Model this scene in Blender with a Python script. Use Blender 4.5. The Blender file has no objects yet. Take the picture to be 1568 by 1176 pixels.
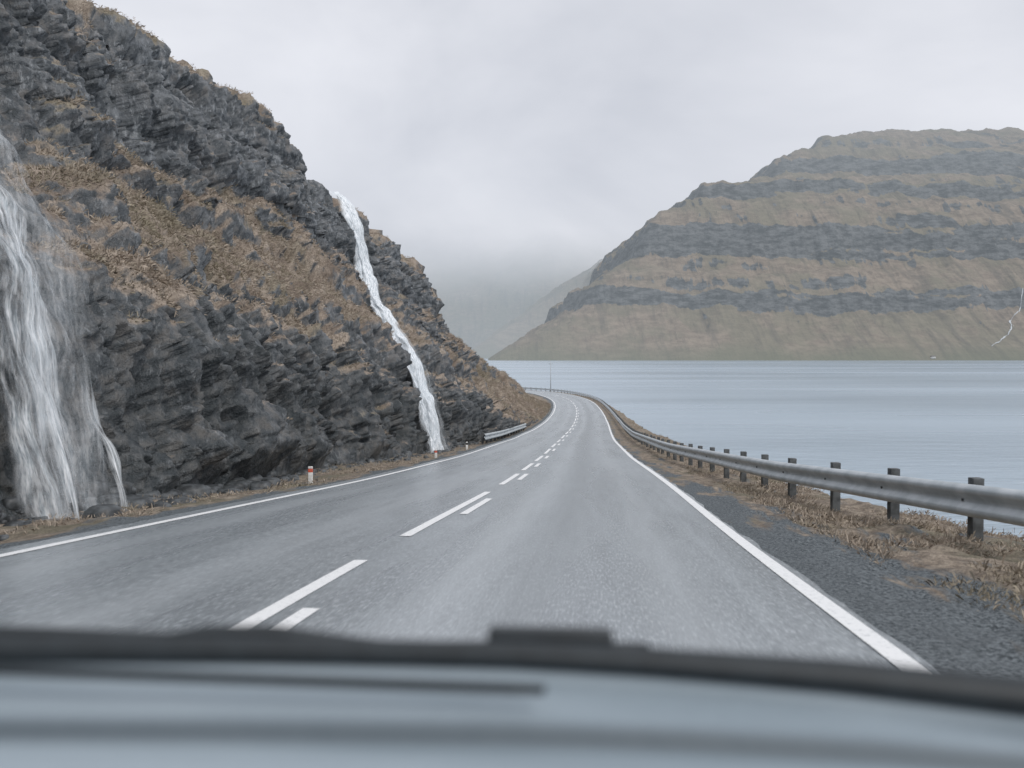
import bpy, math, numpy as np, random, bmesh
from mathutils import Vector
random.seed(3); rng=np.random.default_rng(7)
scene=bpy.context.scene
HC=10.5   # eye height above sea level

# ------------------------------------------------------------------ noise
def _h(ix,iy,iz,seed):
    x=(ix.astype(np.int64)*374761393+iy.astype(np.int64)*668265263+iz.astype(np.int64)*2147483647+seed*1274126177)&0xffffffff
    x=((x^(x>>13))*1274126177)&0xffffffff
    x=((x^(x>>16))*2246822519)&0xffffffff
    x=x^(x>>15)
    return (x&0xffffff)/float(0xffffff)
def vnoise(p,seed=0):
    i=np.floor(p); f=p-i; i=i.astype(np.int64); f=f*f*f*(f*(f*6-15)+10)
    r=0
    for dx in (0,1):
        wx=f[...,0] if dx else 1-f[...,0]
        for dy in (0,1):
            wy=f[...,1] if dy else 1-f[...,1]
            for dz in (0,1):
                wz=f[...,2] if dz else 1-f[...,2]
                r=r+_h(i[...,0]+dx,i[...,1]+dy,i[...,2]+dz,seed)*wx*wy*wz
    return r*2-1
def fbm(p,octv=4,seed=0,gain=.5):
    a=1;s=0;t=0
    for o in range(octv):
        s=s+a*vnoise(p*(2.03**o)+o*17.3,seed+o); t+=a; a*=gain
    return s/t
def ridged(p,octv=4,seed=0):
    a=1;s=0;t=0
    for o in range(octv):
        s=s+a*(1-2*np.abs(vnoise(p*(2.1**o)+o*9.1,seed+o))); t+=a; a*=.5
    return s/t
def worley(p,seed=0):
    i=np.floor(p).astype(np.int64); f=p-i
    F1=np.full(p.shape[:-1],9.);F2=F1.copy();R=np.zeros_like(F1)
    for dx in (-1,0,1):
        for dy in (-1,0,1):
            for dz in (-1,0,1):
                a,b,c=i[...,0]+dx,i[...,1]+dy,i[...,2]+dz
                qx=_h(a,b,c,seed)+dx-f[...,0];qy=_h(a,b,c,seed+1)+dy-f[...,1];qz=_h(a,b,c,seed+2)+dz-f[...,2]
                d=np.sqrt(qx*qx+qy*qy+qz*qz)
                m=d<F1
                F2=np.where(m,F1,np.minimum(F2,d)); R=np.where(m,_h(a,b,c,seed+3),R); F1=np.where(m,d,F1)
    return F1,F2,R
def sstep(a,b,x):
    t=np.clip((x-a)/(b-a),0,1); return t*t*(3-2*t)

# ------------------------------------------------------------------ mesh helpers
def link(ob,parent=None):
    scene.collection.objects.link(ob)
    if parent: ob.parent=parent
    return ob
def raw_mesh(name,V,F,mat=None,uv=None,attrs=None,smooth=True,parent=None):
    V=np.asarray(V,dtype=np.float32);F=np.asarray(F,dtype=np.int32)
    me=bpy.data.meshes.new(name)
    me.vertices.add(len(V)); me.vertices.foreach_set('co',V.ravel())
    k=F.shape[1]
    me.loops.add(F.size); me.loops.foreach_set('vertex_index',F.ravel())
    me.polygons.add(len(F)); me.polygons.foreach_set('loop_start',np.arange(0,F.size,k,dtype=np.int32))
    try: me.polygons.foreach_set('loop_total',np.full(len(F),k,dtype=np.int32))
    except Exception: pass
    me.update(calc_edges=True)
    if smooth: me.polygons.foreach_set('use_smooth',np.ones(len(F),dtype=bool))
    if uv is not None:
        l=me.uv_layers.new(name='UVMap'); l.data.foreach_set('uv',np.asarray(uv,dtype=np.float32)[F.ravel()].ravel())
    if attrs:
        for n,a in attrs.items():
            at=me.attributes.new(n,'FLOAT','POINT'); at.data.foreach_set('value',np.asarray(a,dtype=np.float32).ravel())
    me.validate()
    ob=bpy.data.objects.new(name,me)
    if mat: me.materials.append(mat)
    return link(ob,parent)
def grid(name,P,mat=None,uv=None,attrs=None,smooth=True,parent=None,flip=False):
    n,m=P.shape[:2]
    a=np.arange(n*m).reshape(n,m)
    F=np.stack([a[:-1,:-1],a[1:,:-1],a[1:,1:],a[:-1,1:]],-1).reshape(-1,4)
    if flip: F=F[:,::-1]
    return raw_mesh(name,P.reshape(-1,3),F,mat,None if uv is None else uv.reshape(-1,2),attrs,smooth,parent)
def tube(name,pts,rad,mat,parent=None,n=12,sq=(1,1)):
    pts=[np.array(p,float) for p in pts]; V=[];F=[]
    if np.isscalar(rad): rad=[rad]*len(pts)
    for i,p in enumerate(pts):
        t=pts[min(i+1,len(pts)-1)]-pts[max(i-1,0)]; t/=np.linalg.norm(t)
        up=np.array([0,0,1.]) if abs(t[2])<.9 else np.array([1.,0,0])
        a=np.cross(t,up);a/=np.linalg.norm(a);b=np.cross(a,t)
        for k in range(n):
            an=2*math.pi*k/n; V.append(p+rad[i]*(a*math.cos(an)*sq[0]+b*math.sin(an)*sq[1]))
    for i in range(len(pts)-1):
        for k in range(n): F.append([i*n+k,i*n+(k+1)%n,(i+1)*n+(k+1)%n,(i+1)*n+k])
    V.append(pts[0]);V.append(pts[-1]);c0=len(V)-2;c1=len(V)-1;e=(len(pts)-1)*n
    for k in range(n):
        F.append([c0,(k+1)%n,k]);F.append([c1,e+k,e+(k+1)%n])
    me=bpy.data.meshes.new(name); me.from_pydata([tuple(v) for v in V],[],[tuple(f) for f in F]); me.update()
    for p in me.polygons:p.use_smooth=True
    me.materials.append(mat); return link(bpy.data.objects.new(name,me),parent)
BOXF=[[0,1,3,2],[4,6,7,5],[0,4,5,1],[2,3,7,6],[0,2,6,4],[1,5,7,3]]
def boxes(name,items,mat,parent=None,bevel=0):
    V=[];F=[]
    for c,h,dx in items:
        dx=np.array([dx[0],dx[1],0.]);dx/=np.linalg.norm(dx);dy=np.array([-dx[1],dx[0],0]);b=len(V)
        for i in (-1,1):
            for j in (-1,1):
                for k in (-1,1): V.append(np.array(c)+dx*h[0]*i+dy*h[1]*j+np.array([0,0,h[2]*k]))
        F+=[[x+b for x in f] for f in BOXF]
    ob=raw_mesh(name,np.array(V),np.array(F),mat,smooth=False,parent=parent)
    if bevel:
        m=ob.modifiers.new('b','BEVEL');m.width=bevel;m.segments=3
    return ob
def empty(name,loc=(0,0,0)):
    e=bpy.data.objects.new(name,None); e.location=loc; return link(e)

# ------------------------------------------------------------------ node helpers
class NT:
    def __init__(s,name):
        s.mat=bpy.data.materials.new(name); s.mat.use_nodes=True; s.t=s.mat.node_tree
        s.t.nodes.clear(); s.out=s.t.nodes.new('ShaderNodeOutputMaterial')
    def n(s,typ): return s.t.nodes.new(typ)
    def set(s,inp,v):
        if isinstance(v,bpy.types.NodeSocket): s.t.links.new(v,inp)
        else:
            if isinstance(v,(tuple,list)) and inp.type=='RGBA' and len(v)==3: v=(*v,1)
            inp.default_value=v
    def math(s,op,a,b=0.,c=0.,clamp=False):
        nd=s.t.nodes.new('ShaderNodeMath');nd.operation=op;nd.use_clamp=clamp
        s.set(nd.inputs[0],a);s.set(nd.inputs[1],b);s.set(nd.inputs[2],c);return nd.outputs[0]
    def mix(s,f,a,b):
        nd=s.t.nodes.new('ShaderNodeMix');nd.data_type='RGBA'
        s.set(nd.inputs[0],f);s.set(nd.inputs[6],a);s.set(nd.inputs[7],b);return nd.outputs[2]
    def map(s,v,a,b,c=0.,d=1.):
        nd=s.t.nodes.new('ShaderNodeMapRange');nd.interpolation_type='SMOOTHSTEP'
        for i,x in enumerate((v,a,b,c,d)): s.set(nd.inputs[i],x)
        return nd.outputs[0]
    def coord(s,k='Object'): return s.t.nodes.new('ShaderNodeTexCoord').outputs[k]
    def scale(s,v,sc,loc=(0,0,0)):
        nd=s.t.nodes.new('ShaderNodeMapping');s.set(nd.inputs['Vector'],v);nd.inputs['Scale'].default_value=sc;nd.inputs['Location'].default_value=loc;return nd.outputs[0]
    def noise(s,v,sc,det=4,rough=.55):
        nd=s.t.nodes.new('ShaderNodeTexNoise');s.set(nd.inputs['Vector'],v);nd.inputs['Scale'].default_value=sc
        nd.inputs['Detail'].default_value=min(det,4);nd.inputs['Roughness'].default_value=rough;return nd.outputs['Fac']
    def attr(s,name):
        nd=s.t.nodes.new('ShaderNodeAttribute');nd.attribute_name=name;return nd.outputs['Fac']
    def bump(s,h,st,dist,nrm=None):
        nd=s.t.nodes.new('ShaderNodeBump');s.set(nd.inputs['Height'],h);nd.inputs['Strength'].default_value=st;nd.inputs['Distance'].default_value=dist
        if nrm: s.set(nd.inputs['Normal'],nrm)
        return nd.outputs[0]
    def bsdf(s,col,rough=.8,nrm=None,spec=.5,metal=0.):
        nd=s.t.nodes.new('ShaderNodeBsdfPrincipled');s.set(nd.inputs['Base Color'],col);s.set(nd.inputs['Roughness'],rough)
        s.set(nd.inputs['Specular IOR Level'],spec);s.set(nd.inputs['Metallic'],metal)
        if nrm: s.set(nd.inputs['Normal'],nrm)
        return nd
    def done(s,sh):
        s.t.links.new(sh.outputs[0] if hasattr(sh,'outputs') else sh,s.out.inputs[0]);return s.mat
    def mixsh(s,f,a,b):
        nd=s.t.nodes.new('ShaderNodeMixShader');s.set(nd.inputs[0],f)
        for i,x in ((1,a),(2,b)): s.t.links.new(x.outputs[0] if hasattr(x,'outputs') else x,nd.inputs[i])
        return nd
def sepz(m,v,k=2):
    nd=m.t.nodes.new('ShaderNodeSeparateXYZ');m.set(nd.inputs[0],v);return nd.outputs[k]

def simple(name,col,rough=.6,metal=0.,spec=.5,var=.15,sc=20,bump=0):
    m=NT(name);c=m.coord();n=m.noise(c,sc)
    cc=m.mix(m.map(n,.3,.7),tuple(x*(1-var) for x in col),tuple(min(1,x*(1+var)) for x in col))
    return m.done(m.bsdf(cc,rough,m.bump(n,bump,.02) if bump else None,spec,metal))

# rock / grass hillside
m=NT('hillside_rock');c=m.coord();g=m.attr('grass');w=m.attr('wet')
n1=m.noise(c,.35,4);n2=m.noise(c,2.2,4,.68);n3=m.noise(m.scale(c,(1,1,.35)),5,4,.75)
nf=m.noise(c,16,3,.75)
rock=m.mix(m.map(n2,.35,.68),(.060,.070,.078),(.20,.215,.23))
rock=m.mix(m.map(n3,.5,.74),rock,(.38,.40,.42))
rock=m.mix(m.math('MULTIPLY',m.map(n2,.45,.65),m.map(n1,.42,.6,0.,.5)),rock,(.17,.145,.12))
rock=m.mix(m.math('MULTIPLY',w,m.map(n1,.3,.75,1.,.5)),rock,m.mix(m.map(n2,.4,.7),(.030,.038,.042),(.090,.088,.08)))
gr=m.mix(m.map(m.noise(c,1.3,4),.35,.65),(.25,.20,.16),(.50,.42,.345))
gr=m.mix(m.map(nf,.38,.68,0.,.7),gr,(.125,.10,.08))
gr=m.mix(m.map(m.noise(c,.25,3),.5,.68,0.,.5),gr,(.21,.20,.135))
gm=m.map(m.math('ADD',g,m.math('MULTIPLY',m.math('SUBTRACT',n3,.5),.7)),.36,.62)
col=m.mix(gm,rock,gr)
nr=m.bump(m.math('ADD',n3,m.math('MULTIPLY',nf,.45)),.85,.14)
MROCK=m.done(m.bsdf(col,m.math('ADD',m.math('MULTIPLY',gm,.35),.48),nr,.45))

# ground verge / gravel
m=NT('verge_ground');c=m.coord()
n1=m.noise(c,.7,4);n2=m.noise(c,6,4,.7);n3=m.noise(c,34,3,.75);uv=m.coord('UV');ns=m.noise(m.scale(uv,(1.8,.30,1)),1.,4,.65)
grav=m.mix(m.map(n3,.38,.62),(.048,.058,.065),(.20,.225,.24))
grav=m.mix(m.map(n2,.5,.75),grav,(.12,.135,.145))
gr=m.mix(m.map(n2,.35,.65),(.17,.135,.105),(.43,.36,.285))
gr=m.mix(m.map(n1,.5,.66,0.,.6),gr,(.155,.155,.10))
gr=m.mix(m.map(n3,.4,.62,0.,.5),gr,(.10,.082,.065))
gmk=m.map(m.math('ADD',m.attr('grassy'),m.math('MULTIPLY',m.math('SUBTRACT',ns,.5),3.0)),.34,.68)
col=m.mix(gmk,grav,gr)
MGROUND=m.done(m.bsdf(col,.85,m.bump(m.math('ADD',n2,m.math('MULTIPLY',n3,.6)),.8,.06),.3))

# asphalt
m=NT('asphalt');uv=m.coord('UV');x=sepz(m,uv,0)
n1=m.noise(m.scale(uv,(1.1,.09,1)),1.,4);n2=m.noise(m.scale(uv,(9,.6,1)),1.,4,.65);n3=m.noise(m.scale(uv,(60,7,1)),1.,2,.7)
trk=m.map(m.math('ABSOLUTE',m.math('SUBTRACT',m.math('ABSOLUTE',m.math('SUBTRACT',m.math('ABSOLUTE',x),1.75)),.78)),0,.42,1.,0.)
col=m.mix(m.map(n1,.3,.7),(.25,.28,.302),(.34,.375,.40))
col=m.mix(m.map(n2,.35,.68,0.,.6),col,(.19,.213,.232))
col=m.mix(m.map(n3,.48,.72,0.,.65),col,(.54,.58,.61))
col=m.mix(m.map(n3,.48,.25,0.,.55),col,(.12,.14,.155))
col=m.mix(m.math('MULTIPLY',trk,.35),col,(.43,.465,.49))
dk=m.map(m.math('ABSOLUTE',m.math('SUBTRACT',x,1.6)),0.,.55,1.,0.)
col=m.mix(m.math('MULTIPLY',dk,m.map(n1,.35,.6,.2,.6)),col,(.17,.19,.205))
MASPH=m.done(m.bsdf(col,m.math('ADD',m.math('MULTIPLY',n1,.25),.16),m.bump(m.math('ADD',n3,n2),.2,.01),.9))
m=NT('road_paint');c=m.coord()
n=m.noise(c,25,4,.75)
MPAINT=m.done(m.bsdf(m.mix(m.map(n,.52,.72),(.90,.91,.91),(.50,.53,.54)),.5,m.bump(n,.2,.01)))

# water
m=NT('sea_water');c=m.coord()
w1=m.noise(m.scale(c,(.12,.35,1)),1.,4,.6);w2=m.noise(m.scale(c,(1.2,2.4,1)),1.,2,.6);st=m.noise(m.scale(c,(.0022,.010,1)),1.,4,.6)
col=m.mix(m.map(st,.35,.65),(.32,.41,.49),(.39,.48,.56))
MWATER=m.done(m.bsdf(col,m.map(st,.35,.7,.20,.32),m.bump(m.math('ADD',w1,m.math('MULTIPLY',w2,.25)),.28,.8),.6))

# far mountain (distance haze painted in, emission mixed over its colours)
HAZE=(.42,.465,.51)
def mountain_mat(name,fade=None,haze=.3,gr1=(.19,.150,.115),gr2=(.29,.235,.18)):
    m=NT(name);c=m.coord();r=m.attr('rock')
    n1=m.noise(c,.006,4,.65);n2=m.noise(m.scale(c,(1,1,2.5)),.03,4,.72);n3=m.noise(m.scale(c,(1,1,3)),.012,4,.65)
    nv=m.noise(m.scale(c,(.03,.004,.003)),1.,4,.7)
    gr=m.mix(m.map(n2,.35,.65),gr1,gr2)
    gr=m.mix(m.map(n1,.42,.62,0.,.6),gr,(.16,.155,.105))
    gr=m.mix(m.map(nv,.48,.66,0.,.6),gr,(.105,.095,.078))
    gr=m.mix(m.map(sepz(m,c),0.,50.,.6,0.),gr,(.13,.145,.095))
    rock=m.mix(m.map(n2,.35,.65),(.045,.055,.062),(.16,.17,.178))
    k=m.map(m.math('ADD',r,m.math('ADD',m.math('MULTIPLY',m.math('SUBTRACT',n3,.5),1.0),m.math('MULTIPLY',m.math('SUBTRACT',nv,.5),.9))),.36,.62,0.,.95)
    col=m.mix(k,gr,rock)
    b=m.bsdf(col,.9,m.bump(m.math('ADD',n2,nv),.8,9.),.1)
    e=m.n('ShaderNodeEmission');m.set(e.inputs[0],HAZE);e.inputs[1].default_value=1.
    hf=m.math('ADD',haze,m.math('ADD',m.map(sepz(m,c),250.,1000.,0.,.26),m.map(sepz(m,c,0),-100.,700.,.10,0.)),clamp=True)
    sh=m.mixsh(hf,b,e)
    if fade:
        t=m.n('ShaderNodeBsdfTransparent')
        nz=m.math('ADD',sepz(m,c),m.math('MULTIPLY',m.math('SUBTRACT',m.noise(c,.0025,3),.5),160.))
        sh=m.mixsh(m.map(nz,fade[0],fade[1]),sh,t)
    return m.done(sh)
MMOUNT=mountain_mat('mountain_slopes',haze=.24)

# waterfall
def fall_mat(name,dens,lo=.38,hi=.62):
    m=NT(name);uv=m.coord('UV');x=sepz(m,uv,0)
    n=m.noise(m.scale(uv,(7,.8,1)),1.,4,.65);n2=m.noise(m.scale(uv,(2.5,.5,1),(3,7,0)),1.,3,.6);n3=m.noise(m.scale(uv,(26,2.6,1)),1.,3,.75)
    e=m.math('ABSOLUTE',m.math('SUBTRACT',x,.5))
    e=m.math('ADD',e,m.math('MULTIPLY',m.math('SUBTRACT',n2,.5),.55))
    edge=m.map(e,.12,.5,1.,0.)
    a=m.math('MULTIPLY',m.math('MULTIPLY',m.map(n,lo-.1,hi),edge),dens,clamp=True)
    hard=m.map(m.math('ABSOLUTE',m.math('SUBTRACT',x,.5)),.34,.5,1.,0.)
    a=m.math('MULTIPLY',a,hard)
    a=m.math('MULTIPLY',a,m.map(n3,.25,.6,.45,1.))
    a=m.math('MULTIPLY',a,m.attr('fade'))
    col=m.mix(m.map(n3,.35,.65),(.62,.69,.74),(.94,.96,.98))
    b=m.bsdf(col,.6,m.bump(n3,.6,.05),.3)
    return m.done(m.mixsh(a,m.n('ShaderNodeBsdfTransparent'),b))
MFALL=fall_mat('falling_water',1.5,.28,.5);MVEIL=fall_mat('water_veil',.45,.35,.8);MFALL2=fall_mat('broken_water',.95,.44,.66)

# ------------------------------------------------------------------ road centreline
CP=np.array([(-4.9,-35),(-3.6,-20),(-2.75,-10),(-1.95,0),(-1.25,8.3),(-.12,20),(1.15,35.6),(3.2,60),(6.9,100),(9.5,135),(10.4,160),(9.6,180),(6.6,199),(.5,213),(-9,223),(-25,231),(-55,238),(-90,240)],float)
def catmull(P,n=40):
    out=[]
    for i in range(1,len(P)-2):
        p0,p1,p2,p3=P[i-1:i+3]
        d1=np.linalg.norm(p2-p1);m1=(p2-p0)/np.linalg.norm(p2-p0)*d1;m2=(p3-p1)/np.linalg.norm(p3-p1)*d1
        for t in np.linspace(0,1,n,endpoint=False):
            t2=t*t;t3=t2*t
            out.append((2*t3-3*t2+1)*p1+(t3-2*t2+t)*m1+(-2*t3+3*t2)*p2+(t3-t2)*m2)
    out.append(P[-2]);return np.array(out)
CL=catmull(CP)
S=np.concatenate([[0],np.cumsum(np.linalg.norm(np.diff(CL,axis=0),axis=1))])
HD=np.array([-35,-20,-10,0,5,8.3,15,20,35.6,60,80,100,120,140,180,260]);HV=np.array([-1.6,-.45,.35,1.15,1.52,1.8,2.35,2.76,3.95,5.5,6.5,7.2,7.65,7.9,8.0,8.0])
yy=np.linspace(-35,260,2000);hh=np.interp(yy,HD,HV);kk=np.exp(-np.linspace(-2,2,81)**2);kk/=kk.sum()
hs=np.convolve(np.pad(hh,40,mode='reflect',reflect_type='odd'),kk,'valid')
def zroad(y): return HC-np.interp(y,yy,hs)
def s_of_y(y): return np.interp(y,CL[:,1],S)
TT=np.gradient(CL,axis=0);TT/=np.linalg.norm(TT,axis=1)[:,None]
def frame(s):
    s=np.asarray(s,float)
    p=np.stack([np.interp(s,S,CL[:,0]),np.interp(s,S,CL[:,1])],-1)
    t=np.stack([np.interp(s,S,TT[:,0]),np.interp(s,S,TT[:,1])],-1);t/=np.linalg.norm(t,axis=-1)[...,None]
    return p,t,np.stack([t[...,1],-t[...,0]],-1)
def stations(s0,s1,k=.012,mn=.12):
    out=[s0]
    y0=s_of_y(0)
    while out[-1]<s1: out.append(out[-1]+max(mn,abs(out[-1]-y0)*k))
    out[-1]=s1;return np.array(out)
def ribbon(name,s,o0,o1,dz,mat,n=2,parent=None,wob=0):
    p,t,r=frame(s);o=np.linspace(o0,o1,n)[None,:]+np.zeros((len(s),1))
    if wob:
        q=np.stack([s*1.3,s*0,s*0],-1);o[:,0]-=wob*np.abs(fbm(q,4,71));o[:,-1]+=wob*fbm(q,4,72)
    P=np.zeros((len(s),n,3));P[...,:2]=p[:,None]+r[:,None]*o[...,None];P[...,2]=zroad(p[:,1])[:,None]+dz
    uv=np.stack(np.broadcast_arrays(o,s[:,None]),-1)
    return grid(name,P,mat,uv,parent=parent,flip=True)
smax=S[-1];OL,OR=-3.15,3.5
ribbon('road',stations(0,smax,.01,.2),OL-.3,OR+.12,0.,MASPH,8,wob=.06)
mk=empty('road_markings')
st=stations(0,smax,.01,.3)
ribbon('edge_line_right',st,OR-.065,OR+.065,.006,MPAINT,parent=mk)
ribbon('edge_line_left',st,OL-.06,OL+.06,.006,MPAINT,parent=mk)
k=0
main=[(-6,-1.2),(.6,7.8),(9.6,16.6),(18.8,23.2),(25,29.6),(31.5,36.5),(38.5,44)]+[(46+i*8,51.5+i*8) for i in range(22)]
sec=[(3.,5.7),(12.2,15),(20.6,23.2),(27.2,29.6),(34,36.5),(41.5,44)]+[(49+i*8,51.5+i*8) for i in range(12)]
for a,b in main:
    sa,sb=s_of_y(a),s_of_y(b);ribbon('centre_dash_%d'%k,np.linspace(sa,sb,max(3,int((sb-sa)/.7))),-.06,.06,.006,MPAINT,parent=mk);k+=1
for a,b in sec:
    sa,sb=s_of_y(a),s_of_y(b);ribbon('warning_dash_%d'%k,np.linspace(sa,sb,max(3,int((sb-sa)/.7))),.17,.28,.006,MPAINT,parent=mk);k+=1

# ------------------------------------------------------------------ ground sheet along the road
RY=[-35,-10,0,5,10,18,22,30,40,60,100,140,300];RO=[9.5,8.0,7.1,6.75,6.3,5.45,5.3,5.1,4.9,4.75,4.6,4.5,4.5]
BY=[-35,-10,0,5,10,20,40,60,68,85,110,140,300];BO=[12,10,8.9,8.2,7.6,6.9,7.1,7.7,7.6,6.9,6.2,5.8,5.8]
def rail_off(y): return np.interp(y,RY,RO)
def bank_off(y): return np.interp(y,BY,BO)
s=stations(0,smax,.009,.14);p,t,r=frame(s);B=bank_off(p[:,1])+.4*fbm(np.stack([s*.3,s*0,s*0],-1),4,5)
cols=[];LW=14.
for f in np.linspace(0,1,50): cols.append(np.full(len(s),-LW+(LW-3.4)*f))
for o in (-2,0,2): cols.append(np.full(len(s),float(o)))
for f in np.linspace(0,1,60): cols.append(3.56+(B-3.56)*f)
for f in np.linspace(0,1,50)[1:]: cols.append(B+f*14)
O=np.stack(cols,1)
P=np.zeros(O.shape+(3,));P[...,:2]=p[:,None]+r[:,None]*O[...,None]
zr=zroad(p[:,1])[:,None]
dz=np.where(O<-3.3,-.03-.1*sstep(3.5,5,-O)+.25*sstep(6,14,-O),np.where(O<3.55,-.05,-.03-.14*sstep(3.8,B[:,None],O)))
drop=np.clip(O-B[:,None],0,None);z=zr+dz-drop*.95
nz=fbm(P*np.array([1.2,1.2,0.5]),4,11);nz2=fbm(P*4.,3,12)
offroad=np.where((O>3.55),sstep(3.6,4.5,O),sstep(3.45,4.4,-O))*((O>3.55)|(O<-3.3))
z=z+offroad*(nz*.11+nz2*.045)+np.clip(drop,0,2)*.5*(nz+nz2*.4)
P[...,2]=z
RF=rail_off(p[:,1])[:,None]
grs=np.where(O>0,.17+sstep(RF-2.6,RF-.3,O)*.62-.12*sstep(0,1.2,drop),sstep(3.5,4.3,-O)*.9)
grs=np.where(O>0,grs+.15*sstep(12,30,P[...,1])-.25*sstep(4.6,3.6,O),grs)
grs=grs-.9*sstep(3.,7.,drop)
grid('ground',P,MGROUND,np.stack([O,np.broadcast_to(s[:,None],O.shape)],-1),{'off':O,'grassy':grs},flip=True)
GROUND=(P,grs,O)

# sea
grid('sea_water',np.array([[[-9000,-600,0],[-9000,16000,0]],[[12000,-600,0],[12000,16000,0]]],float),MWATER)

# ------------------------------------------------------------------ rocky hillside on the left
FU=[-14,0,5,13,20,28,36,43,50,60,70,90,112,130,150];FX=[-8.8,-7.6,-7.2,-6.4,-6.1,-5.7,-4.7,-3.8,-2.9,-1.6,-.5,1.6,3.9,5.3,6.6]
RU=[-14,0,13,20,28,36,43,47,55,60,75,95,115,130,150]
RYY=[-10,3,19,28,38,48,56,61,70,76,91,110,128,140,154]
RDD=[-10,3,19,28,38,45,49,50.3,56,61,62,68,69,74,75.5,91,110,128,140,154]
RXX=[-15,-14.7,-14.2,-14.4,-14.6,-13.8,-13.4,-13.4,-11.7,-10.5,-10.5,-9.8,-9.5,-8.8,-8.4,-5.6,-2.0,1.4,4.0,6.4]
RZZ=[10.6,10.6,10.9,11.1,11.8,12.0,11.7,9.8,9.6,9.2,8.0,8.3,6.9,7.1,4.5,1.1,-2.1,-5.1,-6.8,-8.1]
us=[-14.]
while us[-1]<150: us.append(us[-1]+max(.07,min(.5,abs(us[-1])*.0034)))
us=np.array(us);NV=360
vv=np.linspace(0,1,NV)
U,V=np.meshgrid(us,vv,indexing='ij')
def base(U,V):
    fx=np.interp(U,FU,FX);fz=zroad(U)-.35
    ry=np.interp(U,RU,RYY);rx=np.interp(ry,RDD,RXX);rz=HC+np.interp(ry,RDD,RZZ)
    rzs=HC+np.interp(ry,RYY,np.interp(RYY,RDD,RZZ));rz=rzs+(rz-rzs)*sstep(.55,.95,V)
    a1=np.interp(V,[0,.1,.28,.36,.56,.66,.86,.95,1],[0,.04,.15,.24,.57,.66,.75,.85,1]);a2=V**1.15
    k=sstep(55,90,U);a=a1*(1-k)+a2*k
    return np.stack([fx+(rx-fx)*a,U+(ry-U)*a,fz+(rz-fz)*V],-1)
Pb=base(U,V)
du=np.gradient(Pb,axis=0);dv=np.gradient(Pb,axis=1);N=np.cross(du,dv);N/=np.linalg.norm(N,axis=-1)[...,None]
FALLS=[([0,.2,.45,1],[13.0,13.1,13.4,14.],1.6),([0,.2,.45,.7,1],[43.3,43.2,43.8,44.2,43.2],1.1)]
def fall_u(i,v): return np.interp(v,FALLS[i][0],FALLS[i][1])
amp=sstep(0,.07,V)*(1-.65*sstep(70,120,U))*(1-.8*sstep(125,150,U))*(1-.25*sstep(.9,1,V))
L=fbm(Pb*.11,3,1);M=ridged(Pb*np.array([.32,.32,.20]),4,2)
F1,F2,R1=worley(Pb*np.array([.50,.50,.20])+.5*fbm(Pb*.8,3,77)[...,None],21)
_,G2,R2=worley(Pb*np.array([1.3,1.3,.55])+.4*fbm(Pb*2,3,78)[...,None],31)
_,_,R3=worley(Pb*np.array([3.4,3.4,1.7])+.35*fbm(Pb*5,2,79)[...,None],41)
zt=Pb[...,2]+.10*Pb[...,1]+.9*L+.5*fbm(Pb*.35,3,6)
saw=(zt/3.1)%1.0; step=np.where(saw<.75,saw/.75,(1-saw)/.25)
saw2=(zt/1.0+R1)%1.0
rocky=1-.45*np.exp(-((V-.46)/.12)**2)
D=.85*L+(.65*M+(R1-.5)*.9+(R2-.5)*.48+(R3-.5)*.16-.18*(1-sstep(0,.12,F2-F1)))*rocky+(.5-step)*.5+(.5-saw2)*.10+.22*fbm(Pb*2.2,5,9,.62)
for i,(a,b,wd) in enumerate(FALLS):
    d=np.abs(U-fall_u(i,V))/(wd*(1.2+.5*(1-V)));gk=np.exp(-d*d)
    D=D*(1-.8*gk)-.55*gk
Ph=Pb+N*(D*amp)[...,None]
back=[]
for wv in np.linspace(.02,1,30)**1.6:
    q=Ph[:,-1].copy();q[:,0]-=45*wv;kz=sstep(60,100,us)
    q[:,2]+=(7*wv)*(1-kz)-(6*wv)*kz+.8*fbm(q*.3,3,55)*min(1,wv*12)
    q[:,1]+=6*wv;back.append(q)
Pf=np.concatenate([Ph,np.stack(back,1)],1)
n1=np.gradient(Pf,axis=0);n2=np.gradient(Pf,axis=1);Nf=np.cross(n1,n2);Nf/=np.linalg.norm(Nf,axis=-1)[...,None]+1e-9
nzs=Nf[...,2].copy()
for _ in range(4):
    q=nzs.copy();q[1:-1,1:-1]=(nzs[1:-1,1:-1]*2+nzs[:-2,1:-1]+nzs[2:,1:-1]+nzs[1:-1,:-2]+nzs[1:-1,2:])/6;nzs=q
Vf=np.concatenate([V,np.ones((len(us),30))],1);Uf=np.concatenate([U,np.repeat(us[:,None],30,1)],1)
band=np.exp(-((Vf-.47)/.14)**2)*.42+sstep(.93,1,Vf)*.2+sstep(52,90,Uf)*.36-.28*sstep(.30,.10,Vf)*(1-sstep(45,80,Uf))-.30*np.exp(-((Vf-.79)/.13)**2)*(1-sstep(40,60,Uf))
G=.37+(nzs-.45)*.95+band+.65*fbm(Pf*np.array([.25,.25,.35]),4,91)
W=sstep(.42,.1,Vf)*.75*(1-sstep(60,95,Uf))
for i,(a,b,wd) in enumerate(FALLS):
    d=np.abs(Uf-fall_u(i,Vf))/wd;gk=np.exp(-(d/1.6)**2);G=G-.8*gk;W=np.maximum(W,gk)
G=np.clip(G,0,1)
grid('rocky_hillside',Pf,MROCK,None,{'grass':G,'wet':W},smooth=True)

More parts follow.
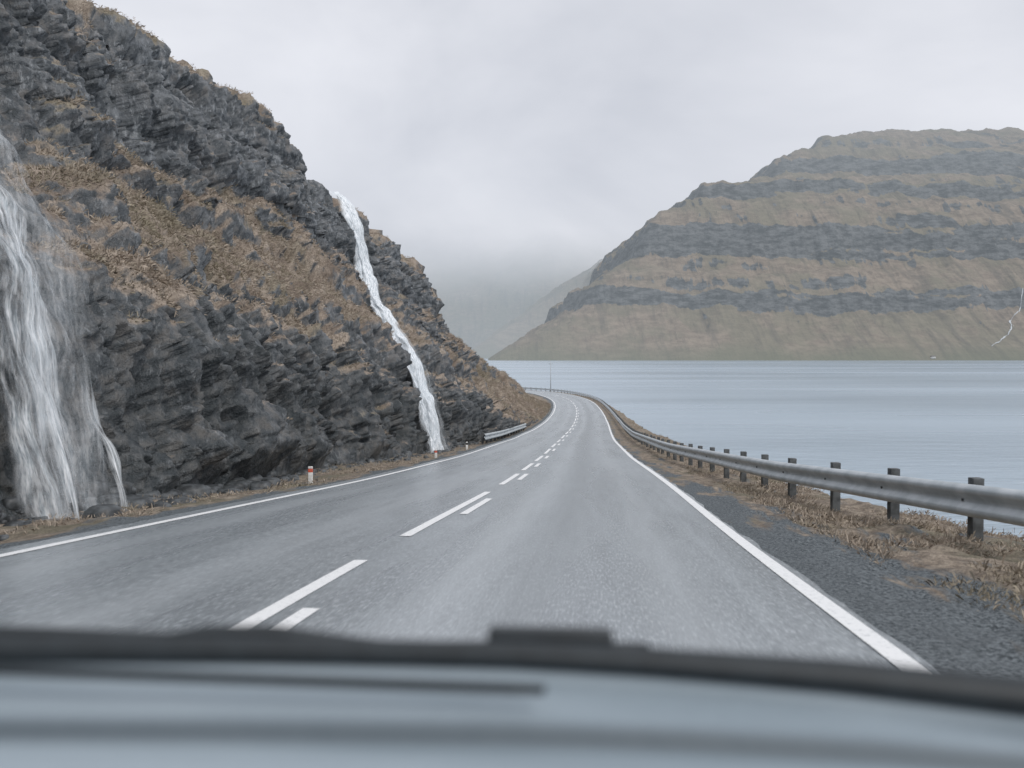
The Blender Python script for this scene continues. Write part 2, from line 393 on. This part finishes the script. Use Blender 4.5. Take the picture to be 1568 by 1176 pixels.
# ------------------------------------------------------------------ dry grass tufts (one object)
def tufts(name,pos,nrm,size,mat,blades=7):
    n=len(pos);pos=np.repeat(pos,blades,0);nrm=np.repeat(nrm,blades,0);size=np.repeat(size,blades)
    k=len(pos);d=rng.normal(size=(k,3));d/=np.linalg.norm(d,axis=1)[:,None]
    dr=nrm*.5+d*.75+np.array([.12,-.05,.3]);dr/=np.linalg.norm(dr,axis=1)[:,None]
    ln=size*rng.uniform(.6,1.3,k);side=np.cross(dr,rng.normal(size=(k,3)));side/=np.linalg.norm(side,axis=1)[:,None]
    b=pos+d*size[:,None]*.5;w=(ln*.06)[:,None]
    tip=b+dr*ln[:,None]+np.array([0,0,-.3])*ln[:,None];mid=b+dr*(ln*.55)[:,None]
    Vt=np.stack([b-side*w,b+side*w,mid+side*w*.8,tip],1).reshape(-1,3)
    F=np.arange(k*4).reshape(k,4);tn=np.repeat(rng.uniform(0,1,k),4)
    return raw_mesh(name,Vt,F,mat,None,{'tint':tn},smooth=False)
m=NT('dry_grass');a=m.attr('tint');c=m.coord();n=m.noise(c,.4,3)
col=m.mix(a,(.24,.195,.155),(.53,.455,.375));col=m.mix(m.map(n,.48,.66,0.,.5),col,(.25,.235,.16))
MGRASS=m.done(m.bsdf(col,.9,None,.15))
idx=np.argwhere((G>.60)&(Pf[...,1]>6)&(Vf<1))
dist=Pf[idx[:,0],idx[:,1],1];pr=1/np.sqrt(dist);
sel=idx[rng.choice(len(idx),size=min(len(idx),38000),replace=False,p=pr/pr.sum())]
pos=Pf[sel[:,0],sel[:,1]];nn=Nf[sel[:,0],sel[:,1]]
PG,GG,OG=GROUND
gi=np.argwhere((GG>.3)&(PG[...,1]>5)&(PG[...,1]<110)&(((OG<-3.9)&(OG>-8))|((OG>4.6)&(OG<11))))
gn=fbm(PG[gi[:,0],gi[:,1]]*.9,3,19);gi=gi[(gn>-.05)]
dd=PG[gi[:,0],gi[:,1],1];pr=1/np.sqrt(dd);gs=gi[rng.choice(len(gi),size=min(len(gi),18000),replace=False,p=pr/pr.sum())]
pos2=PG[gs[:,0],gs[:,1]]
tufts('dry_grass',np.concatenate([pos,pos2]),np.concatenate([nn,np.tile([0,0,1.],(len(pos2),1))]),
      np.concatenate([rng.uniform(.07,.17,len(pos)),rng.uniform(.04,.11,len(pos2))]),MGRASS)

# ------------------------------------------------------------------ loose rocks
bm=bmesh.new();bmesh.ops.create_icosphere(bm,subdivisions=2,radius=1);IV=np.array([v.co[:] for v in bm.verts]);IF=np.array([[v.index for v in f.verts] for f in bm.faces]);bm.free()
def rocks(name,centres,sizes,mat):
    Vs=[];Fs=[]
    for i,(cc,sz) in enumerate(zip(centres,sizes)):
        q=IV*(1+.35*fbm(IV*1.1+i*7.7,3,60))[:,None];q=np.clip(q,-.72,.72)*np.array([1,1,.75])*rng.uniform(.7,1.3,3)
        an=rng.uniform(0,6.28);R=np.array([[math.cos(an),-math.sin(an),0],[math.sin(an),math.cos(an),0],[0,0,1]])
        Vs.append(q@R.T*sz+cc);Fs.append(IF+i*len(IV))
    return raw_mesh(name,np.concatenate(Vs),np.concatenate(Fs),mat,None,None,smooth=False)
MSTONE=simple('basalt_stone',(.07,.077,.082),.5,var=.6,sc=6,bump=.6)
cs=[];sz=[]
for i in range(1500):
    y=rng.choice([rng.uniform(9,30),rng.uniform(30,60),rng.uniform(13,21)]);fx=np.interp(y,FU,FX);o_=abs(rng.normal(0,.5));x=fx+o_-.3;s_=min(.36,.035+rng.exponential(.06))
    cs.append([x,y,zroad(y)-.12+max(0,.35-o_)*rng.uniform(0,1.)]);sz.append(s_)
for i in range(500):
    j=rng.integers(0,len(PG));
    if PG[j,0,1]>120 or PG[j,0,1]<4: continue
    kk_=rng.integers(116,140);cs.append(list(PG[j,kk_]));sz.append(min(.6,.1+rng.exponential(.15)))
rocks('rock_debris',cs,sz,MSTONE)

# ------------------------------------------------------------------ waterfalls
def sheet(name,cu,vs,wid,off,mat,par,nx=14,seed=0,fade=0.):
    vs=np.asarray(vs);xx=np.linspace(-.5,.5,nx)
    Vg=np.repeat(vs[:,None],nx,1)
    wob=.18*fbm(np.stack([vs*9+seed,vs*0,vs*0],-1),3,4)
    Ug=(cu(vs)+wob*wid(vs))[:,None]+xx[None]*wid(vs)[:,None]
    q=base(Ug,Vg);e=1e-3
    nn=np.cross(base(Ug+e,Vg)-q,base(Ug,Vg+e)-q);nn/=np.linalg.norm(nn,axis=-1)[...,None]
    bl=fbm(q*np.array([1.2,1.2,.5]),3,seed+5)*.3+.15*np.cos(xx*math.pi)[None]
    q=q+nn*(off+bl+.35*sstep(.7,.9,Vg))[...,None]
    L=np.concatenate([[0],np.cumsum(np.linalg.norm(np.diff(q[:,nx//2],axis=0),axis=1))])
    uv=np.stack(np.broadcast_arrays(xx[None]+.5,L[:,None]*.9+seed),-1)
    fd=np.ones_like(Vg) if fade==0 else sstep(vs[0],vs[0]-fade,Vg)
    return grid(name,q,mat,uv,{'fade':fd},parent=par)
wf=empty('waterfall')
vs=np.linspace(.97,.005,130)
sheet('main_stream',lambda v:fall_u(1,v),vs,lambda v:np.interp(v,[0,.3,.6,.95],[4.2,3.6,3.0,1.7]),.12,MFALL,wf,seed=1)
sheet('inner_stream',lambda v:fall_u(1,v)+.1,vs,lambda v:np.interp(v,[0,.3,.6,.95],[2.9,2.4,1.9,1.1]),.26,MFALL,wf,seed=11)
sheet('spray_veil',lambda v:fall_u(1,v)-.2,np.linspace(.5,.0,60),lambda v:np.interp(v,[0,.5],[5.4,3.4]),.35,MVEIL,wf,seed=2,fade=.2)
wf2=empty('waterfall')
vs=np.linspace(.8,.0,140)
sheet('main_stream',lambda v:fall_u(0,v)-.2,vs,lambda v:np.interp(v,[0,.25,.6,.95],[1.7,1.5,1.1,.8]),.0,MFALL2,wf2,seed=3)
sheet('inner_stream',lambda v:fall_u(0,v)-.3,vs,lambda v:np.interp(v,[0,.25,.6,.95],[.9,.95,.8,.5]),.2,MFALL2,wf2,seed=13)
sheet('spray_veil',lambda v:fall_u(0,v),vs,lambda v:np.interp(v,[0,.25,.6,.95],[2.5,2.1,1.4,.9]),.35,MVEIL,wf2,seed=4)
sheet('side_stream',lambda v:np.interp(v,[0,.3],[14.05,13.75]),np.linspace(.2,.0,60),lambda v:v*0+.4,.2,MFALL2,wf2,seed=6,fade=.12)

# ------------------------------------------------------------------ far mountain
PD=np.array([-60,0,222,240,400,442,500,545,640,665,800,880,960,1000,1180,1215,1500,1900,2500,4000]);PH=np.array([-30,0,148,198,290,385,435,455,505,545,560,600,630,710,765,812,905,958,975,960])
def mh(X,Y):
    q=np.stack([X,Y,X*0],-1)
    big=fbm(q*.0016,3,101)
    wob=big*70*sstep(150,700,X)-10+fbm(q*.006,4,102)*22+ridged(np.stack([X*.011,Y*.004,X*0],-1),4,105)*16
    a=Y-2100;b=(X+.026*Y)*1.
    a=a+25*fbm(np.stack([X*.0018,X*0,X*0],-1),3,44)
    k=60.;h_=np.clip(.5+.5*(b-a)/k,0,1);d=b*(1-h_)+a*h_-k*h_*(1-h_)
    w_=sstep(0,200,d)*(1-.6*sstep(700,1100,d));z=np.interp(d+wob*w_,PD,PH)
    tz=z+.03*X+34*fbm(q*.002,4,120);per=64.;ph=(tz/per)%1;z2=tz-ph*per+per*sstep(.45,.85,ph)
    wt=.6*sstep(-.25,.35,fbm(q*.0045+np.stack([X*0,X*0,z*.008],-1),3,133))
    z=z+(z2-tz)*wt*sstep(60,180,z)*(1-.3*sstep(600,800,z))
    gul=ridged(np.stack([X*.015+fbm(q*.01,2,8)*.5,Y*.0025,X*0],-1),4,130)
    gul2=ridged(np.stack([X*.05+fbm(q*.02,2,9)*.6,Y*.006,X*0],-1),3,131)
    z=z-(1-gul)*13*sstep(10,120,z)-(1-gul2)*3*sstep(10,60,z)+fbm(q*.012,4,140)*8*sstep(20,100,z)
    return z
X,Y=np.meshgrid(np.linspace(-160,2900,1000),np.concatenate([np.linspace(2060,2800,360),np.linspace(2803,4300,320)]),indexing='ij')
Z=mh(X,Y);gz=np.gradient(Z,axis=1)/np.gradient(Y,axis=1);gx=np.gradient(Z,axis=0)/np.gradient(X,axis=0);sl=np.sqrt(gz**2+gx**2)
rk=sstep(.9,1.9,sl)*.95
rk=np.clip(rk+.16*sstep(300,650,Z)-.07,0,1)
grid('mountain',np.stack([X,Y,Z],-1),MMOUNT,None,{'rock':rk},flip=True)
def mstream(pts,w):
    pts=np.array(pts,float);tt=np.linspace(0,len(pts)-1,160)
    x=np.interp(tt,range(len(pts)),pts[:,0])+14*fbm(np.stack([tt*2.2,tt*0,tt*0],-1),3,7);y=np.interp(tt,range(len(pts)),pts[:,1])
    ww=w*(.2+.9*np.abs(fbm(np.stack([tt*9,tt*0,tt*0],-1),2,3)));Pq=np.zeros((160,2,3))
    for k,sg in enumerate((-1,1)):
        Pq[:,k,0]=x+sg*ww;Pq[:,k,1]=y;Pq[:,k,2]=mh(Pq[:,k,0],Pq[:,k,1])+2.
    return Pq
MWHITE=simple('white_water',(.5,.54,.57),.8)
grid('mountain_stream',mstream([(1310,2360),(1250,2290),(1205,2230),(1140,2160)],3.),MWHITE)

# misty hills at the end of the fjord
def misty(name,x0,x1,y0,y1,fn,mat,nx=260,ny=160,rough=1.):
    X,Y=np.meshgrid(np.linspace(x0,x1,nx),np.linspace(y0,y1,ny),indexing='ij');Z=fn(X,Y)
    q=np.stack([X,Y,X*0],-1);Z=Z+rough*(fbm(q*.004,5,200)*60+ridged(q*.008,3,210)*14)*sstep(0,150,Z)*(1-sstep(500,800,Z))
    grid(name,np.stack([X,Y,Z],-1),mat,None,{'rock':sstep(.8,1.5,np.abs(np.gradient(Z,axis=0)/np.gradient(X,axis=0)))},flip=True)
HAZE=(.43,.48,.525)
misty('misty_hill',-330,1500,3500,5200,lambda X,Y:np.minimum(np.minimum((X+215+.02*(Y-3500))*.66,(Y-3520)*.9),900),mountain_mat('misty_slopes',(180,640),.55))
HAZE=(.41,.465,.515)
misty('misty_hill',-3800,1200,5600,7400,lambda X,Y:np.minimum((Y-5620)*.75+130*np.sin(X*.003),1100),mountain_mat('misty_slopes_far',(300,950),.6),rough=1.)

def house(x,y,s=1.,yaw=.3):
    z=max(2,float(mh(np.array([x],float),np.array([y],float))[0]));e=empty('farmhouse',(x,y,z));e.rotation_euler=(0,0,yaw)
    wm=simple('painted_wall',(.8,.8,.78),.7);rm=simple('dark_roof',(.16,.16,.16),.7);gm=simple('window_glass',(.05,.06,.07),.2)
    boxes('walls',[((0,0,1.5*s),(6*s,4*s,3*s),(1,0))],wm,e)
    V=[(-6.5,-4.6,4.4),(6.5,-4.6,4.4),(6.5,4.6,4.4),(-6.5,4.6,4.4),(-6.5,0,7.2),(6.5,0,7.2)];V=[tuple(c*s for c in v) for v in V]
    me=bpy.data.meshes.new('roof');me.from_pydata(V,[],[(0,1,5,4),(2,3,4,5),(0,4,3),(1,2,5),(0,3,2,1)]);me.materials.append(rm);link(bpy.data.objects.new('roof',me),e)
    boxes('windows',[((dx*s,-4.03*s,2.6*s),(.7*s,.06,.7*s),(1,0)) for dx in (-4,-1.4,3.8)]+[((1.4*s,-4.03*s,1.2*s),(.6*s,.06,1.2*s),(1,0))],gm,e)
house(972,2112,.8)

# ------------------------------------------------------------------ guardrails
m=NT('galvanised_steel');c=m.coord();n=m.noise(c,3,4);n2=m.noise(c,60,3)
MSTEEL=m.done(m.bsdf(m.mix(m.map(n,.3,.7),(.42,.465,.49),(.58,.62,.645)),m.map(n2,.3,.7,.34,.5),m.bump(n,.05,.02),.5,.2))
MPOST=simple('post_steel',(.085,.092,.095),.7,var=.4,sc=9)
def guardrail(offs,y0,y1,sp,side):
    g=empty('guardrail');s=stations(s_of_y(y0),s_of_y(y1),.012,.25);p,t,r=frame(s);o=offs(p[:,1])
    c=p+r*o[:,None];tt=np.gradient(c,axis=0);tt/=np.linalg.norm(tt,axis=1)[:,None];rr=np.stack([tt[:,1],-tt[:,0]],-1)
    z=zroad(p[:,1])-.12
    prof=[(-.012,.672),(0,.68),(.03,.672),(.075,.645),(.085,.615),(.075,.585),(.02,.545),(.005,.515),(.02,.485),(.075,.445),(.085,.415),(.075,.385),(.03,.358),(0,.35),(-.012,.358)]
    P=np.zeros((len(s),len(prof),3))
    for k,(d,hz) in enumerate(prof):
        P[:,k,:2]=c-side*rr*d*1.0;P[:,k,2]=z+(hz-.515)*1.12+.50
    grid('rail_beam',P,MSTEEL,parent=g)
    L=np.concatenate([[0],np.cumsum(np.linalg.norm(np.diff(c,axis=0),axis=1))])
    it=[];sk=[];bo=[]
    for l in np.arange(.6,L[-1],sp):
        x=np.interp(l,L,c[:,0]);y=np.interp(l,L,c[:,1]);zz=np.interp(l,L,z);dx=(np.interp(l,L,tt[:,0]),np.interp(l,L,tt[:,1]));n_=np.array([dx[1],-dx[0]])*side
        tl=rng.uniform(-.012,.012);q=np.array([x,y])+n_*.15;it.append(((q[0]+tl,q[1],zz+.08+tl),(.062,.065,.68),dx))
        q=np.array([x,y])+n_*.04;sk.append(((q[0],q[1],zz+.50),(.04,.045,.13),dx))
        q=np.array([x,y])-n_*.012;bo.append(((q[0],q[1],zz+.50),(.014,.012,.014),dx))
    boxes('posts',it,MPOST,g,.008);boxes('spacer_blocks',sk,MPOST,g);boxes('bolts',bo,MPOST,g)
guardrail(rail_off,-12,236,2.25,1)
guardrail(lambda y:y*0+OL-.75,50,80,2.25,-1)

# ------------------------------------------------------------------ marker posts, pole
MWP=simple('white_plastic',(.75,.75,.73),.5);MRED=simple('red_reflector',(.65,.13,.08),.4);MDK=simple('dark_rubber',(.02,.02,.022),.6)
def marker(y,off,h=.42,red=True):
    s=s_of_y(y);p,t,r=frame(s);x=p[0]+r[0]*off;yy_=p[1]+r[1]*off;e=empty('marker_post',(x,yy_,zroad(yy_)-.12))
    boxes('stake',[((0,0,h*.35),(.05,.03,h*.35+.05),(1,0))],MWP,e,.01)
    boxes('reflector',[((0,0,h*.78),(.052,.032,h*.10),(1,0))],MRED if red else MDK,e,.008)
    boxes('stake_cap',[((0,0,h*.94),(.05,.03,h*.06),(1,0))],MWP,e,.01)
marker(20.3,OL-1.35,.42);marker(35.5,OL-1.0,.4);marker(44,OL-.9,.45,False);marker(68,OL-1.,.6)
s=s_of_y(207);p,t,r=frame(s);e=empty('utility_pole',(p[0]+r[0]*5.6,p[1]+r[1]*5.6,2.2))
tube('mast',[(0,0,0),(0,0,3),(0,0,7)],[.1,.08,.05],simple('grey_pole',(.4,.42,.43),.5),e)
boxes('bracket',[((0,0,6.5),(.5,.05,.05),(1,0))],MSTEEL,e)

# ------------------------------------------------------------------ the car we look out of
car=empty('car')
MTRIM=simple('black_trim',(.016,.022,.026),.55,var=.2,sc=30)
MBLADE=simple('wiper_rubber',(.026,.032,.036),.5)
m=NT('dashboard_vinyl');c=m.coord();n=m.noise(c,60,3);n0=m.noise(m.scale(c,(2,6,6)),1.,3)
col=m.mix(m.map(n0,.3,.7),(.25,.305,.345),(.33,.39,.435));col=m.mix(m.attr('dark_band'),col,(.055,.074,.088))
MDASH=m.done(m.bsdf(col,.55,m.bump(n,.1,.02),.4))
def zs(x): return np.interp(x,[-.9,-.48,-.23,0,.13,.31,.48,.9],[-.262,-.270,-.275,-.281,-.287,-.299,-.315,-.36])
xs=np.linspace(-.9,.9,121)
ys=.85-.06*(xs/.9)**2
tube('windscreen_seal',[(x,y,HC+zs(x)) for x,y in zip(xs,ys)],[np.interp(x,[-.9,0,.3,.9],[.0125,.0115,.015,.022]) for x in xs],MTRIM,car,16,(1.3,1))
P=np.zeros((121,200,3));DARK=np.zeros((121,200))
for j,f in enumerate(np.linspace(0,1,200)):
    d=f*.5
    P[:,j,0]=xs;P[:,j,1]=ys-d
    P[:,j,2]=HC+zs(xs)-.006-.012*sstep(0,.02,d)-.02*f
    yl=.092-.02*xs-.05*xs**2
    P[:,j,2]-=.016*sstep(0,.018,d-yl)
    P[:,j,2]+=.010*sstep(.030,.055,d-yl)
    P[:,j,2]-=.06*f*f
    DARK[:,j]=.85*np.exp(-((d-yl-.010)/.0085)**2)+.5*sstep(.30,.5,xs)*np.exp(-((d-.045)/.018)**2)  # band along the groove and wedge at right, darkened in the colour
grid('dashboard',P,MDASH,None,{'dark_band':np.clip(DARK,0,1)},parent=car)
tube('demister_slot',[(x,np.interp(x,[-.9,.028],[.765,.768]),HC+np.interp(x,[-.9,-.43,.028],[-.262,-.2660,-.2835])) for x in np.linspace(-.9,.028,30)],[.0048]*29+[.004],MTRIM,car,12)
tube('wiper_blade',[(x,.93,HC+zs(x*.92)-.018+.004*math.sin(x*9)) for x in np.linspace(-.62,.14,24)],.007,MBLADE,car)
tube('wiper_arm',[(-.36,.92,HC-.290),(-.31,.92,HC-.281),(-.24,.92,HC-.281),(-.16,.92,HC-.292),(-.06,.92,HC-.302),(.02,.92,HC-.300)],[.006,.008,.008,.007,.006,.006],MBLADE,car)
boxes('wiper_pivot_cover',[((.038,.90,HC-.285),(.062,.012,.015),(1,-.06))],MBLADE,car,.006)

# ------------------------------------------------------------------ light
w=bpy.data.worlds.new('World');scene.world=w;w.use_nodes=True;t=w.node_tree;t.nodes.clear()
o=t.nodes.new('ShaderNodeOutputWorld');bg=t.nodes.new('ShaderNodeBackground');bg.inputs[1].default_value=.1;t.links.new(bg.outputs[0],o.inputs[0])
sk=t.nodes.new('ShaderNodeTexSky');sk.sky_type='NISHITA';sk.sun_disc=False;sk.sun_elevation=math.radians(48);sk.sun_rotation=math.radians(140)
tc=t.nodes.new('ShaderNodeTexCoord');mp=t.nodes.new('ShaderNodeMapping');mp.inputs['Scale'].default_value=(1,1,1.7);mp.inputs['Location'].default_value=(.35,.0,.15);t.links.new(tc.outputs['Generated'],mp.inputs[0])
nz=t.nodes.new('ShaderNodeTexNoise');nz.inputs['Scale'].default_value=2.6;nz.inputs['Detail'].default_value=5;nz.inputs['Roughness'].default_value=.5;nz.inputs['Distortion'].default_value=.3;t.links.new(mp.outputs[0],nz.inputs['Vector'])
cr=t.nodes.new('ShaderNodeValToRGB');cr.color_ramp.elements[0].position=.3;cr.color_ramp.elements[1].position=.7
cr.color_ramp.elements[0].color=(.53,.55,.605,1);cr.color_ramp.elements[1].color=(.75,.76,.805,1);t.links.new(nz.outputs[0],cr.inputs[0])
sx=t.nodes.new('ShaderNodeSeparateXYZ');t.links.new(tc.outputs['Generated'],sx.inputs[0])
mr=t.nodes.new('ShaderNodeMapRange');mr.interpolation_type='SMOOTHSTEP';t.links.new(sx.outputs[2],mr.inputs[0]);mr.inputs[1].default_value=0.;mr.inputs[2].default_value=.2;mr.inputs[3].default_value=9.9;mr.inputs[4].default_value=11.6
ml=t.nodes.new('ShaderNodeVectorMath');ml.operation='SCALE';t.links.new(cr.outputs[0],ml.inputs[0]);t.links.new(mr.outputs[0],ml.inputs['Scale'])
mx=t.nodes.new('ShaderNodeMix');mx.data_type='RGBA';mx.inputs[0].default_value=.93;t.links.new(sk.outputs[0],mx.inputs[6]);t.links.new(ml.outputs[0],mx.inputs[7]);t.links.new(mx.outputs[2],bg.inputs[0])
sun=bpy.data.lights.new('sun','SUN');sun.energy=1.5;sun.angle=math.radians(25);sun.color=(1,.96,.91);so=link(bpy.data.objects.new('sun',sun))
so.rotation_euler=(math.radians(42),0,math.radians(40))

cam=bpy.data.cameras.new('camera');co=link(bpy.data.objects.new('camera',cam));co.location=(0,0,HC);co.rotation_euler=(math.radians(90-1.76),0,0)
cam.sensor_width=36;cam.lens=36*1400/1568;cam.clip_start=.05;cam.clip_end=30000
cam.dof.use_dof=True;cam.dof.focus_distance=28;cam.dof.aperture_fstop=2.2
scene.camera=co
scene.view_settings.view_transform='Standard';scene.view_settings.look='None';scene.view_settings.exposure=0
